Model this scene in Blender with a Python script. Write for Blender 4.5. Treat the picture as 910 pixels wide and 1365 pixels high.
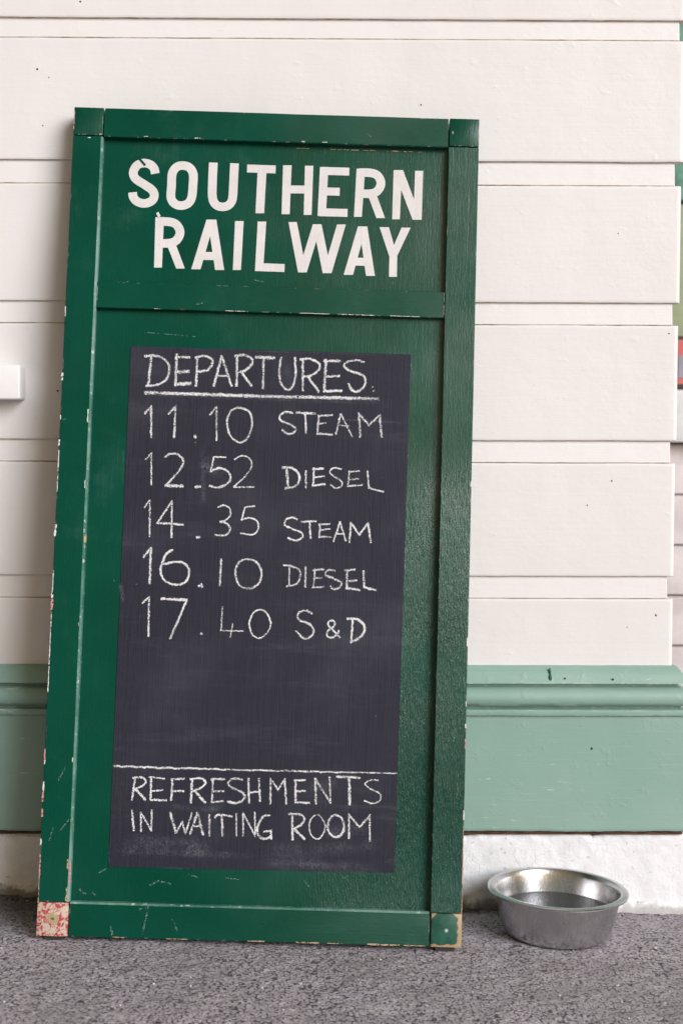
import bpy, bmesh, math, random
import numpy as np
from mathutils import Vector, Matrix, noise

random.seed(7)
R = math.radians
scene = bpy.context.scene
for o in list(bpy.data.objects):
    bpy.data.objects.remove(o)
col = scene.collection

# ------------------------------------------------------------------ camera
GROUND_SLOPE = -0.0280
cam_d = bpy.data.cameras.new('camera')
cam = bpy.data.objects.new('camera', cam_d)
col.objects.link(cam)
cam_d.sensor_fit = 'VERTICAL'
cam_d.sensor_height = 36.0
cam_d.sensor_width = 24.0
cam_d.lens = 50.0
cam_d.clip_end = 500
_p, _y, _r = R(-2.8), R(0.45), R(0.2)
fw = Vector((math.sin(_y) * math.cos(_p), math.cos(_y) * math.cos(_p), math.sin(_p)))
rt0 = Vector((math.cos(_y), -math.sin(_y), 0))
up0 = rt0.cross(fw)
rt = rt0 * math.cos(_r) + up0 * math.sin(_r)
upv = up0 * math.cos(_r) - rt0 * math.sin(_r)
m = Matrix((rt, upv, -fw)).transposed().to_4x4()
m.translation = Vector((0, -2.5, 0.814))
cam.matrix_world = m
cam_d.dof.use_dof = True
cam_d.dof.focus_distance = 2.36
cam_d.dof.aperture_fstop = 4.0
scene.camera = cam

# ------------------------------------------------------------------ world, sun, exposure
LDIR = Vector((0.64, -0.72, 0.42)).normalized()       # towards the light
EL = math.asin(LDIR.z)
AZ = math.atan2(LDIR.x, LDIR.y)
world = bpy.data.worlds.new('World')
scene.world = world
world.use_nodes = True
wn, wl = world.node_tree.nodes, world.node_tree.links
bg = wn['Background']
sky = wn.new('ShaderNodeTexSky')
sky.sky_type = 'NISHITA'
sky.sun_disc = False
sky.sun_elevation = EL
sky.sun_rotation = AZ
sky.air_density = 1.0
sky.dust_density = 3.0
hs = wn.new('ShaderNodeHueSaturation')
hs.inputs['Saturation'].default_value = 0.25
wl.new(sky.outputs[0], hs.inputs['Color'])
warm = wn.new('ShaderNodeMix'); warm.data_type = 'RGBA'; warm.blend_type = 'MULTIPLY'
warm.inputs[0].default_value = 1.0
warm.inputs[7].default_value = (1.0, 0.77, 0.46, 1)
wl.new(hs.outputs[0], warm.inputs[6])
wl.new(warm.outputs[2], bg.inputs[0])
bg.inputs[1].default_value = 0.082
sun_d = bpy.data.lights.new('sun', 'SUN')
sun = bpy.data.objects.new('sun', sun_d)
col.objects.link(sun)
sun_d.energy = 3.4
sun_d.angle = R(34)
sun_d.color = (0.79, 0.87, 1.0)
sun.rotation_euler = LDIR.to_track_quat('Z', 'Y').to_euler()
scene.view_settings.view_transform = 'Standard'
scene.view_settings.look = 'None'
scene.view_settings.gamma = 1
scene.view_settings.use_curve_mapping = False
scene.view_settings.exposure = -0.05


# ------------------------------------------------------------------ helpers
def tag(o, label=None, cat=None, group=None, kind=None):
    if label: o['label'] = label
    if cat: o['category'] = cat
    if group: o['group'] = group
    if kind: o['kind'] = kind
    return o


def empty(name, loc=(0, 0, 0), rot=None):
    o = bpy.data.objects.new(name, None)
    col.objects.link(o)
    if rot is not None:
        mm = rot.to_4x4(); mm.translation = Vector(loc)
        o.matrix_world = mm
    else:
        o.location = loc
    o.empty_display_size = 0.05
    return o


def link(name, me, mats, parent=None, smooth=False):
    if not isinstance(mats, (list, tuple)): mats = [mats]
    for mt in mats: me.materials.append(mt)
    if smooth:
        for p in me.polygons: p.use_smooth = True
    o = bpy.data.objects.new(name, me)
    col.objects.link(o)
    if parent: o.parent = parent
    return o


def from_bm(name, bm, mats, parent=None, smooth=False):
    bmesh.ops.recalc_face_normals(bm, faces=bm.faces[:])
    me = bpy.data.meshes.new(name)
    bm.to_mesh(me); bm.free()
    me.set_sharp_from_angle(angle=R(38))
    return link(name, me, mats, parent, smooth)


def bm_box(bm, x0, x1, y0, y1, z0, z1, bev=0.0, seg=2, mat=0):
    vs = [bm.verts.new((x, y, z)) for x in (x0, x1) for y in (y0, y1) for z in (z0, z1)]
    idx = [(0, 1, 3, 2), (4, 6, 7, 5), (0, 4, 5, 1), (2, 3, 7, 6), (0, 2, 6, 4), (1, 5, 7, 3)]
    fs = [bm.faces.new([vs[i] for i in f]) for f in idx]
    for f in fs: f.material_index = mat
    if bev > 0:
        es = list({e for f in fs for e in f.edges})
        r = bmesh.ops.bevel(bm, geom=es, offset=bev, segments=seg, profile=0.5, affect='EDGES', clamp_overlap=True)
        for f in r['faces']: f.material_index = mat


class NT:
    """small node-material writer"""
    def __init__(s, name):
        s.m = bpy.data.materials.new(name); s.m.use_nodes = True
        s.t = s.m.node_tree; s.n = s.t.nodes; s.l = s.t.links
        s.bsdf = s.n['Principled BSDF']; s.out = s.n['Material Output']
        s.tc = s.n.new('ShaderNodeTexCoord')

    def put(s, sock, v):
        if isinstance(v, bpy.types.NodeSocket): s.l.new(v, sock)
        elif v is not None:
            if sock.type == 'RGBA' and len(v) == 3: v = (*v, 1)
            sock.default_value = v

    def coord(s, scale=(1, 1, 1), which='Object', loc=(0, 0, 0), rot=(0, 0, 0)):
        n = s.n.new('ShaderNodeMapping')
        s.l.new(s.tc.outputs[which], n.inputs[0])
        n.inputs['Scale'].default_value = scale; n.inputs['Location'].default_value = loc
        n.inputs['Rotation'].default_value = rot
        return n.outputs[0]

    def noise(s, scale, detail=4, rough=0.55, vec=None, dist=0.0):
        n = s.n.new('ShaderNodeTexNoise')
        s.put(n.inputs['Vector'], vec if vec is not None else s.tc.outputs['Object'])
        n.inputs['Scale'].default_value = scale; n.inputs['Detail'].default_value = detail
        n.inputs['Roughness'].default_value = rough; n.inputs['Distortion'].default_value = dist
        return n.outputs['Fac']

    def voro(s, scale, vec=None, feature='F1', out='Distance', rnd=1.0):
        n = s.n.new('ShaderNodeTexVoronoi'); n.feature = feature
        s.put(n.inputs['Vector'], vec if vec is not None else s.tc.outputs['Object'])
        n.inputs['Scale'].default_value = scale; n.inputs['Randomness'].default_value = rnd
        return n.outputs[out]

    def ramp(s, v, a, b, lo=0.0, hi=1.0):
        n = s.n.new('ShaderNodeMapRange'); n.clamp = True; n.interpolation_type = 'SMOOTHSTEP'
        s.put(n.inputs[0], v)
        n.inputs[1].default_value = a; n.inputs[2].default_value = b
        n.inputs[3].default_value = lo; n.inputs[4].default_value = hi
        return n.outputs[0]

    def math(s, op, a, b=None, c=None):
        n = s.n.new('ShaderNodeMath'); n.operation = op
        for i, v in enumerate((a, b, c)):
            if v is not None: s.put(n.inputs[i], v)
        return n.outputs[0]

    def mul(s, a, b): return s.math('MULTIPLY', a, b)
    def add(s, a, b): return s.math('ADD', a, b)
    def mx(s, a, b): return s.math('MAXIMUM', a, b)

    def mix(s, f, a, b):
        n = s.n.new('ShaderNodeMix'); n.data_type = 'RGBA'
        s.put(n.inputs[0], f); s.put(n.inputs[6], a); s.put(n.inputs[7], b)
        return n.outputs[2]

    def xyz(s, which='Object'):
        n = s.n.new('ShaderNodeSeparateXYZ'); s.l.new(s.tc.outputs[which], n.inputs[0])
        return n.outputs

    def bump(s, h, strength=0.5, dist=0.002, normal=None):
        n = s.n.new('ShaderNodeBump'); s.put(n.inputs['Height'], h)
        n.inputs['Strength'].default_value = strength; n.inputs['Distance'].default_value = dist
        if normal is not None: s.l.new(normal, n.inputs['Normal'])
        return n.outputs[0]

    def edge(s, radius):
        b = s.n.new('ShaderNodeBevel'); b.samples = 4; b.inputs[0].default_value = radius
        g = s.n.new('ShaderNodeNewGeometry')
        d = s.n.new('ShaderNodeVectorMath'); d.operation = 'DOT_PRODUCT'
        s.l.new(b.outputs[0], d.inputs[0]); s.l.new(g.outputs['Normal'], d.inputs[1])
        return s.math('SUBTRACT', 1.0, d.outputs['Value'])

    def done(s, base=None, rough=None, normal=None, **kw):
        if base is not None: s.put(s.bsdf.inputs['Base Color'], base)
        if rough is not None: s.put(s.bsdf.inputs['Roughness'], rough)
        if normal is not None: s.l.new(normal, s.bsdf.inputs['Normal'])
        for k, v in kw.items(): s.put(s.bsdf.inputs[k.replace('_', ' ')], v)
        return s.m


# ------------------------------------------------------------------ materials
def mat_cream():
    t = NT('cream_gloss_paint')
    big = t.noise(3.0, 3)
    c = t.mix(t.ramp(big, 0.3, 0.7), (0.785, 0.762, 0.752), (0.81, 0.79, 0.782))
    streak = t.noise(1.0, 5, 0.6, t.coord((6, 6, 160)))
    c = t.mix(t.ramp(streak, 0.5, 0.8, 0, 0.10), c, (0.74, 0.70, 0.65))
    # little flecks and pits
    v = t.voro(13.0, t.coord((1, 0, 1)))
    sz = t.noise(9.0, 1)
    spots = t.mul(t.math('LESS_THAN', v, t.ramp(sz, 0.46, 0.72, 0.0, 0.030)), 0.8)
    c = t.mix(spots, c, (0.16, 0.13, 0.10))
    stain = t.mul(t.ramp(t.noise(2.2, 6, 0.7, t.coord((2.2, 1, 0.7))), 0.55, 0.75), 0.25)
    c = t.mix(stain, c, (0.66, 0.58, 0.47))
    h = t.add(t.mul(t.noise(14, 3), 0.6), t.mul(streak, 0.10))
    h = t.add(h, t.mul(t.noise(4, 2), 0.8))
    dab = t.ramp(t.noise(26, 4, 0.6, t.coord((1, 1, 1.6))), 0.60, 0.80)
    h = t.add(h, t.mul(dab, 0.2))
    h = t.add(h, t.mul(t.noise(220, 3), 0.08))
    return t.done(c, 0.38, t.bump(h, 0.55, 0.004))


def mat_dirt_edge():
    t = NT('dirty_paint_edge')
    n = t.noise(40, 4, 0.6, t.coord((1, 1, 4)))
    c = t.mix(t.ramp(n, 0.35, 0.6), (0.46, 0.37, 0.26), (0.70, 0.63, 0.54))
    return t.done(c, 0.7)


def mat_mint():
    t = NT('sage_green_paint')
    c = t.mix(t.ramp(t.noise(5, 4), 0.3, 0.7), (0.25, 0.405, 0.345), (0.29, 0.44, 0.38))
    streak = t.noise(1.0, 4, 0.6, t.coord((9, 9, 260)))
    c = t.mix(t.ramp(streak, 0.55, 0.8, 0, 0.25), c, (0.43, 0.56, 0.52))
    rub = t.mul(t.ramp(t.noise(30, 5, 0.7, t.coord((0.5, 1, 3))), 0.66, 0.72), 0.75)
    e = t.ramp(t.edge(0.004), 0.03, 0.2)
    en = t.mul(e, t.ramp(t.noise(60, 4), 0.5, 0.62))
    c = t.mix(t.mx(rub, t.mul(en, 0.8)), c, (0.66, 0.72, 0.68))
    spots = t.math('LESS_THAN', t.voro(11.0, t.coord((1, 0, 1))), t.ramp(t.noise(7, 1), 0.48, 0.75, 0.0, 0.032))
    c = t.mix(t.mul(spots, 0.8), c, (0.10, 0.13, 0.10))
    h = t.add(t.mul(t.noise(18, 3), 0.5), t.mul(streak, 0.14))
    h = t.add(h, t.mul(t.ramp(t.noise(34, 5, 0.65), 0.56, 0.74), 0.25))
    return t.done(c, 0.36, t.bump(h, 0.5, 0.003))


def mat_render():
    t = NT('whitewashed_masonry')
    z = t.xyz()[2]
    n = t.noise(28, 6, 0.65)
    c = t.mix(t.ramp(n, 0.3, 0.65), (0.80, 0.805, 0.83), (0.88, 0.885, 0.905))
    pits = t.ramp(t.noise(95, 6, 0.75), 0.62, 0.67)
    c = t.mix(t.mul(pits, 0.55), c, (0.40, 0.34, 0.31))
    flake = t.voro(34.0, feature='DISTANCE_TO_EDGE')
    flake = t.mul(t.ramp(flake, 0.0, 0.045, 1.0, 0.0), t.ramp(t.noise(9, 3), 0.5, 0.62))
    c = t.mix(t.mul(flake, 0.14), c, (0.45, 0.40, 0.38))
    red = t.math('MULTIPLY', t.ramp(t.noise(16, 4, 0.6, t.coord(loc=(3.1, 0, 0.4))), 0.70, 0.73), 0.8)
    c = t.mix(red, c, (0.55, 0.16, 0.10))
    # splash-back dirt just above the asphalt, lifting towards the left
    zz = t.add(z, t.mul(t.xyz()[0], 0.028))
    hgt = t.add(zz, t.mul(t.math('SUBTRACT', t.noise(22, 6, 0.7), 0.5), 0.07))
    dirt = t.mul(t.ramp(hgt, 0.0, 0.016, 0.85, 0.0), t.ramp(t.xyz()[0], 0.36, 0.5, 1.0, 0.55))
    c = t.mix(dirt, c, (0.20, 0.17, 0.145))
    h = t.add(t.mul(n, 0.6), t.mul(t.noise(160, 5, 0.7), 0.45))
    h = t.math('SUBTRACT', h, t.add(t.mul(pits, 0.5), t.mul(flake, 0.12)))
    return t.done(c, 0.75, t.bump(h, 0.65, 0.004))


def mat_brown():
    t = NT('bare_brown_timber_gap')
    n = t.noise(60, 4, 0.6, t.coord((1, 1, 6)))
    c = t.mix(t.ramp(n, 0.35, 0.65), (0.05, 0.03, 0.02), (0.16, 0.08, 0.05))
    return t.done(c, 0.85, t.bump(n, 0.6, 0.003))


def mat_white_sill():
    t = NT('white_sill_paint')
    n = t.noise(22, 4)
    c = t.mix(t.ramp(n, 0.3, 0.7), (0.80, 0.79, 0.79), (0.84, 0.83, 0.83))
    return t.done(c, 0.35, t.bump(n, 0.25, 0.003))


def mat_asphalt():
    t = NT('worn_asphalt')
    x, y, z = t.xyz()
    g1 = t.voro(215.0, out='Color')
    sep = t.n.new('ShaderNodeSeparateColor'); t.l.new(g1, sep.inputs[0])
    stone = sep.outputs[0]
    cells = t.voro(215.0)
    big = t.noise(3.2, 5, 0.6)
    c = t.mix(stone, (0.355, 0.322, 0.358), (0.53, 0.483, 0.535))
    c = t.mix(t.ramp(cells, 0.52, 0.74, 0, 0.92), c, (0.06, 0.054, 0.06))
    c = t.mix(t.mul(t.math('GREATER_THAN', stone, 0.955), 0.7), c, (0.62, 0.60, 0.58))
    c = t.mix(t.ramp(big, 0.35, 0.7, 0.0, 0.45), c, (0.25, 0.228, 0.238))
    c = t.mix(t.ramp(t.noise(11, 5, 0.65), 0.56, 0.74, 0.0, 0.4), c, (0.55, 0.51, 0.53))
    c = t.mix(t.ramp(t.noise(8, 3, 0.6, t.coord(loc=(4, 1, 2))), 0.66, 0.76, 0.0, 0.5), c, (0.13, 0.11, 0.105))
    # pale rubbed scuffs
    sc = t.mul(t.ramp(t.noise(7, 3, 0.6, t.coord((1.0, 3.5, 1), rot=(0, 0, 0.35))), 0.60, 0.70), t.ramp(t.noise(150, 3), 0.45, 0.6))
    c = t.mix(t.mul(sc, 0.6), c, (0.62, 0.60, 0.60))
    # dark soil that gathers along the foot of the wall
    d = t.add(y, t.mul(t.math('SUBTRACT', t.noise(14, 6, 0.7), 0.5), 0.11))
    soil_and_shade = t.mul(t.ramp(d, -0.035, 0.0, 0.0, 0.92), t.mul(t.ramp(y, 0.06, 0.12, 1.0, 0.0), t.ramp(x, 0.34, 0.5, 1.0, 0.4)))
    shade = t.mul(t.mul(t.ramp(d, -0.22, -0.06, 0.0, 0.7), t.ramp(x, -0.52, -0.40, 1.0, 0.0)), t.ramp(y, 0.06, 0.12, 1.0, 0.0))  # board's shade painted onto the ground at left, along with soil there
    soil_and_shade = t.mx(soil_and_shade, shade)
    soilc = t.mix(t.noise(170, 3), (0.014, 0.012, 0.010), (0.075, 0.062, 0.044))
    c = t.mix(soil_and_shade, c, soilc)
    h = t.add(t.mul(cells, -0.8), t.mul(t.noise(400, 3), 0.4))
    return t.done(c, 0.72, t.bump(h, 0.5, 0.0018), Specular_IOR_Level=0.3)


def mat_green(name='dark_green_gloss_paint', vertical=True, wear=1.0, crackle=1.0):
    t = NT(name)
    x, y, z = t.xyz()
    sc = (150, 60, 7) if vertical else (7, 60, 150)
    grain = t.noise(1.0, 4, 0.6, t.coord(sc))
    sc2 = (330, 120, 60) if vertical else (60, 120, 330)
    grain2 = t.noise(1.0, 3, 0.6, t.coord(sc2))
    c = t.mix(t.ramp(t.noise(6, 4), 0.3, 0.7), (0.0005, 0.054, 0.032), (0.0012, 0.068, 0.043))
    # chalky bloom and rubs in the paint film
    bloom = t.mul(t.ramp(t.noise(5.5, 6, 0.68), 0.54, 0.75), t.ramp(grain, 0.4, 0.65, 0.2, 0.55))
    c = t.mix(t.mul(bloom, 0.35), c, (0.16, 0.29, 0.25))
    flecks = t.math('LESS_THAN', t.voro(20.0, t.coord((1, 0, 1))), t.ramp(t.noise(8, 1), 0.5, 0.78, 0.0, 0.038))
    c = t.mix(t.mul(flecks, 0.55), c, (0.45, 0.52, 0.48))
    # chipped edges
    e = t.ramp(t.edge(0.0028), 0.05, 0.22)
    chip_n = t.noise(38, 5, 0.65, t.coord((1.5, 1, 1)))
    chip = t.mul(e, t.ramp(chip_n, 0.565, 0.60))
    pick = t.noise(16, 2)
    cc = t.mix(t.ramp(pick, 0.44, 0.50), (0.60, 0.42, 0.24), (0.72, 0.70, 0.66))
    cc = t.mix(t.ramp(t.noise(11, 2, 0.5, t.coord(loc=(5, 2, 1))), 0.56, 0.60), cc, (0.56, 0.13, 0.13))
    c = t.mix(t.mul(chip, 0.9 * wear), c, cc)
    h = t.add(t.mul(grain, 0.55), t.mul(grain2, 0.5 * crackle))
    h = t.add(h, t.mul(t.noise(60, 3), 0.15))
    rgh = t.ramp(t.noise(9, 3), 0.3, 0.7, 0.24, 0.36)
    crk = t.noise(1.0, 3, 0.7, t.coord((430, 200, 48) if vertical else (48, 200, 430)))
    where = t.mul(t.mul(t.ramp(x, 0.05, 0.30, 0.02, 1.0), t.ramp(z, 0.1, 0.85, 1.0, 0.02)), crackle) if vertical else 0.02
    h = t.add(t.mul(h, 0.45), t.mul(t.mul(t.ramp(crk, 0.38, 0.62), where), 1.9))
    return t.done(c, rgh, t.bump(h, 0.55, 0.0020), Specular_IOR_Level=t.mul(t.ramp(x, -0.2, 0.32, 0.15, 0.72), t.ramp(t.noise(7, 3), 0.3, 0.7, 0.8, 1.2)))


def mat_lit_worn_edge():  # pale lit tone painted into the chamfers, with real rubs and scuffs
    t = NT('lit_and_rubbed_green_edge')
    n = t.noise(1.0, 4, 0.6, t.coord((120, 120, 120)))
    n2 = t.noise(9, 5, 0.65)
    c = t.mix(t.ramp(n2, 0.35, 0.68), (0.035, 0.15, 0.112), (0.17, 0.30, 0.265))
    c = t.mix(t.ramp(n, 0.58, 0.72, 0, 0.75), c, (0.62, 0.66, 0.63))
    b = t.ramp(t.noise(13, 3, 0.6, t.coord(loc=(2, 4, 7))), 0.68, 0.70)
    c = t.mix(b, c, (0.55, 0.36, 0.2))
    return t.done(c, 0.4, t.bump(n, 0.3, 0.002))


def mat_block_bare():
    # stripped corner: red primer, cream undercoat and bare wood
    t = NT('stripped_red_and_cream_paint')
    x, y, z = t.xyz()
    n = t.noise(125, 5, 0.65, dist=1.2)
    c = t.mix(t.ramp(n, 0.49, 0.53), (0.56, 0.46, 0.37), (0.43, 0.05, 0.055))
    dx = t.math('SUBTRACT', x, 0.0); dz = t.math('SUBTRACT', z, 0.0)
    r = t.math('SQRT', t.add(t.mul(dx, dx), t.mul(dz, dz)))
    rr = t.add(r, t.mul(t.math('SUBTRACT', t.noise(70, 4), 0.5), 0.02))
    wood = t.mix(t.noise(1, 4, 0.6, t.coord((300, 100, 40))), (0.30, 0.20, 0.10), (0.52, 0.40, 0.24))
    c = t.mix(t.ramp(rr, 0.008, 0.012, 1, 0), c, wood)
    c = t.mix(t.ramp(rr, 0.0005, 0.0035, 0.9, 0), c, (0.06, 0.04, 0.03))
    return t.done(c, 0.65, t.bump(t.add(n, t.mul(rr, 20)), 0.6, 0.002))


def mat_block_chipped():
    # green block whose right edge and upper corners are knocked to bare wood
    t = NT('green_paint_chipped_to_wood')
    x, y, z = t.xyz()
    g = t.mix(t.ramp(t.noise(50, 4), 0.3, 0.7), (0.004, 0.062, 0.036), (0.02, 0.115, 0.08))
    nn = t.mul(t.math('SUBTRACT', t.noise(60, 4, 0.6), 0.5), 0.016)
    ex = t.math('SUBTRACT', 0.0225, x)
    ezt = t.math('SUBTRACT', 0.0255, z); ezb = t.add(z, 0.0255); exl = t.add(x, 0.0225)
    c1 = t.add(ex, ezt); c2 = t.add(exl, ezt); c3 = t.add(ex, ezb)
    d = t.math('MINIMUM', ex, t.math('MINIMUM', t.mul(c1, 0.42), t.math('MINIMUM', t.mul(c2, 0.75), t.mul(c3, 0.55))))
    d = t.math('MINIMUM', d, t.mul(ezb, 1.4))
    d = t.add(d, nn)
    wood = t.mix(t.noise(1, 4, 0.6, t.coord((200, 100, 60))), (0.30, 0.19, 0.095), (0.50, 0.37, 0.225))
    c = t.mix(t.ramp(d, 0.0042, 0.0052, 1, 0), g, wood)
    dot = t.math('SQRT', t.add(t.mul(x, x), t.mul(z, z)))
    c = t.mix(t.ramp(dot, 0.001, 0.004, 0.8, 0), c, (0.6, 0.66, 0.62))
    return t.done(c, 0.45, t.bump(t.ramp(d, 0.0042, 0.0052), 0.5, 0.002))


def mat_black():
    t = NT('chalkboard_black')
    x, y, z = t.xyz()
    gv = t.noise(1.0, 4, 0.65, t.coord((420, 100, 16)))
    gh = t.noise(1.0, 3, 0.65, t.coord((40, 60, 300)))
    c = t.mix(t.ramp(gv, 0.25, 0.8), (0.0135, 0.0138, 0.0255), (0.0225, 0.0225, 0.0400))
    c = t.mix(t.ramp(t.noise(5, 5, 0.6), 0.45, 0.75, 0.0, 0.40), c, (0.062, 0.060, 0.085))
    # wiped chalk dust: sideways sweeps that come in bands
    sweep = t.noise(1.0, 5, 0.7, t.coord((3.5, 1, 26), rot=(0, R(4), 0)))
    band = t.noise(1.0, 2, 0.5, t.coord((1.5, 1, 5.5), loc=(0.3, 0, 0.7)))
    low = t.ramp(z, 0.12, 0.24, 1.0, 0.25)
    dust = t.mul(t.mul(t.ramp(sweep, 0.5, 0.75), t.ramp(band, 0.35, 0.65)), low)
    dust = t.mul(dust, t.ramp(gv, 0.25, 0.6, 0.4, 1.0))
    c = t.mix(t.mul(dust, 0.45), c, (0.30, 0.30, 0.35))
    sp = t.math('LESS_THAN', t.voro(45.0, t.coord((1, 0, 1))), t.ramp(t.noise(7, 2), 0.48, 0.8, 0.0, 0.06))
    c = t.mix(t.mul(sp, 0.5), c, (0.5, 0.5, 0.54))
    h = t.add(gv, t.mul(gh, 0.4))
    return t.done(c, 0.6, t.bump(h, 0.4, 0.0012), Specular_IOR_Level=0.3)


def mat_chalk():
    t = NT('white_chalk')
    uv = t.n.new('ShaderNodeSeparateXYZ'); t.l.new(t.tc.outputs['UV'], uv.inputs[0])
    a = t.math('ABSOLUTE', uv.outputs[1])
    g = t.noise(1.0, 3, 0.65, t.coord((560, 300, 460)))
    g2 = t.noise(90.0, 2)
    lim = t.add(0.435, t.mul(t.mul(a, a), 0.15))
    v = t.math('SUBTRACT', t.add(t.mul(g, 0.8), t.mul(g2, 0.2)), lim)
    press = t.noise(16.0, 2)
    v = t.add(v, t.ramp(press, 0.3, 0.7, -0.03, 0.035))
    alpha = t.ramp(v, -0.03, 0.075, 0.06, 0.95)
    c = t.mix(t.noise(200, 2), (0.74, 0.74, 0.77), (0.86, 0.86, 0.88))
    return t.done(c, 0.9, t.bump(g, 0.4, 0.001), Alpha=alpha)


def mat_smear():
    t = NT('faint_chalk_smear')
    uv = t.n.new('ShaderNodeSeparateXYZ'); t.l.new(t.tc.outputs['UV'], uv.inputs[0])
    a = t.math('ABSOLUTE', uv.outputs[1])
    g = t.noise(1.0, 4, 0.7, t.coord((300, 100, 300)))
    u = uv.outputs[0]
    fade = t.mul(t.ramp(u, 0.0, 0.25), t.ramp(u, 0.75, 1.0, 1.0, 0.0))
    patch = t.ramp(t.noise(30, 3), 0.35, 0.65, 0.25, 1.0)
    alpha = t.mul(t.mul(t.mul(t.ramp(a, 0.0, 1.0, 0.13, 0.0), t.ramp(g, 0.35, 0.65)), fade), patch)
    return t.done((0.55, 0.56, 0.62), 0.9, Alpha=alpha)


def mat_scratch():
    t = NT('scratch_in_paint')
    g = t.noise(300, 3)
    return t.done((0.22, 0.36, 0.31), 0.6, Alpha=t.ramp(g, 0.42, 0.66, 0.0, 0.6))


def mat_letter():
    t = NT('cream_white_signwriting')
    n = t.noise(25, 5, 0.6)
    c = t.mix(t.ramp(n, 0.3, 0.7), (0.68, 0.65, 0.645), (0.75, 0.72, 0.715))
    pit = t.ramp(t.noise(140, 4, 0.7), 0.68, 0.73)
    c = t.mix(t.mul(pit, 0.25), c, (0.35, 0.42, 0.38))
    return t.done(c, 0.5, t.bump(t.noise(1, 3, 0.6, t.coord((150, 60, 20))), 0.25, 0.0015))


def mat_steel(inner=False):
    t = NT('brushed_stainless_steel')
    n = t.noise(1.0, 4, 0.6, t.coord((330, 330, 16)))
    n2 = t.noise(20, 4, 0.6)
    n3 = t.noise(1.0, 3, 0.7, t.coord((700, 700, 260)))
    c = t.mix(t.ramp(n, 0.3, 0.7), (0.53, 0.525, 0.53), (0.63, 0.625, 0.63))
    c = t.mix(t.mul(t.ramp(n2, 0.55, 0.75), 0.10), c, (0.45, 0.44, 0.44))
    rgh = t.add(t.ramp(n2, 0.3, 0.7, 0.19, 0.25), t.mul(n3, 0.08))
    return t.done(c, rgh, t.bump(t.add(n, t.mul(n3, 0.6)), 0.22, 0.0008), Metallic=1.0)


def mat_water():
    t = NT('clear_water')
    h = t.noise(14, 2)
    return t.done((0.10, 0.105, 0.115), 0.02, t.bump(h, 0.06, 0.004), IOR=1.36, Alpha=0.72)


def mat_flat(name, c, rough=0.6, bumpy=0.3, var=0.12, scale=14):
    t = NT(name)
    n = t.noise(scale, 5, 0.6)
    lo = tuple(k * (1 - var) for k in c); hi = tuple(min(k * (1 + var), 0.9) for k in c)
    return t.done(t.mix(t.ramp(n, 0.3, 0.7), lo, hi), rough, t.bump(n, bumpy, 0.003))


M_cream, M_dirty, M_mint, M_render, M_brown, M_sill = mat_cream(), mat_dirt_edge(), mat_mint(), mat_render(), mat_brown(), mat_white_sill()
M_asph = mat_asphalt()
M_gv, M_gh, M_lit_worn = mat_green(), mat_green('dark_green_gloss_rail', False), mat_lit_worn_edge()
M_bare, M_chip = mat_block_bare(), mat_block_chipped()
M_black, M_chalk, M_smear, M_scr, M_letter = mat_black(), mat_chalk(), mat_smear(), mat_scratch(), mat_letter()
M_steel, M_water = mat_steel(), mat_water()

# ------------------------------------------------------------------ ground: one sheet, fine near the wall
def ground():
    def axis(a, b, step, far):
        core = np.arange(a, b + step / 2, step)
        out = np.array([0.05, 0.15, 0.4, 1, 2.5, 6, 15, far])
        return np.concatenate([(a - out)[::-1], core, b + out])
    xs = axis(-0.78, 0.98, 0.0029, 60.0)
    ys = axis(-0.74, 0.04, 0.0029, 60.0)
    nx, ny = len(xs), len(ys)
    rng = np.random.default_rng(3)
    def sm(a, k):
        for _ in range(k):
            a = (a + np.roll(a, 1, 0) + np.roll(a, -1, 0) + np.roll(a, 1, 1) + np.roll(a, -1, 1)) / 5
        return a / a.std()
    z = 0.00028 * sm(rng.normal(size=(ny, nx)), 1) + 0.0003 * sm(rng.normal(size=(ny, nx)), 6) + 0.0006 * sm(rng.normal(size=(ny, nx)), 60)
    X, Y = np.meshgrid(xs, ys)
    # soil and crumbs heaped into the angle with the wall
    heap = np.clip((Y + 0.022) / 0.03, 0, 1)
    z += heap * (0.004 + 0.0022 * sm(rng.normal(size=(ny, nx)), 5))
    z += GROUND_SLOPE * np.clip(X, -3, 3) - 0.0090
    fade = ((X > -0.9) & (X < 1.1) & (Y > -0.9) & (Y < 0.2))
    z = np.where(fade, z, GROUND_SLOPE * np.clip(X, -3, 3) - 0.0090)
    co = np.stack([X, Y, z], -1).reshape(-1, 3)
    i = (np.arange(ny - 1)[:, None] * nx + np.arange(nx - 1)[None]).ravel()
    q = np.stack([i, i + 1, i + nx + 1, i + nx], 1)
    me = bpy.data.meshes.new('ground')
    me.vertices.add(len(co)); me.vertices.foreach_set('co', co.ravel())
    me.loops.add(q.size); me.loops.foreach_set('vertex_index', q.ravel().astype(np.int32))
    me.polygons.add(len(q))
    me.polygons.foreach_set('loop_start', np.arange(0, q.size, 4, dtype=np.int32))
    me.update(calc_edges=True); me.validate()
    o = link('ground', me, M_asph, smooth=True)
    tag(o, 'grey worn asphalt platform sloping gently along the wall', 'ground', kind='structure')
ground()

# ------------------------------------------------------------------ the weatherboarded wall
wall = empty('station_wall', (0, 0, 0))
tag(wall, 'cream weatherboarded wall with sage green moulding and plinth over a whitewashed base', 'wall', kind='thing')
XL = -1.5


def jit(x, seed, amp=0.0007, f=9.0):
    return amp * (noise.noise(Vector((x * f, seed * 7.13, 0.3))) + 0.6 * noise.noise(Vector((x * f * 5, seed * 3.1, 4.2))))


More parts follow.
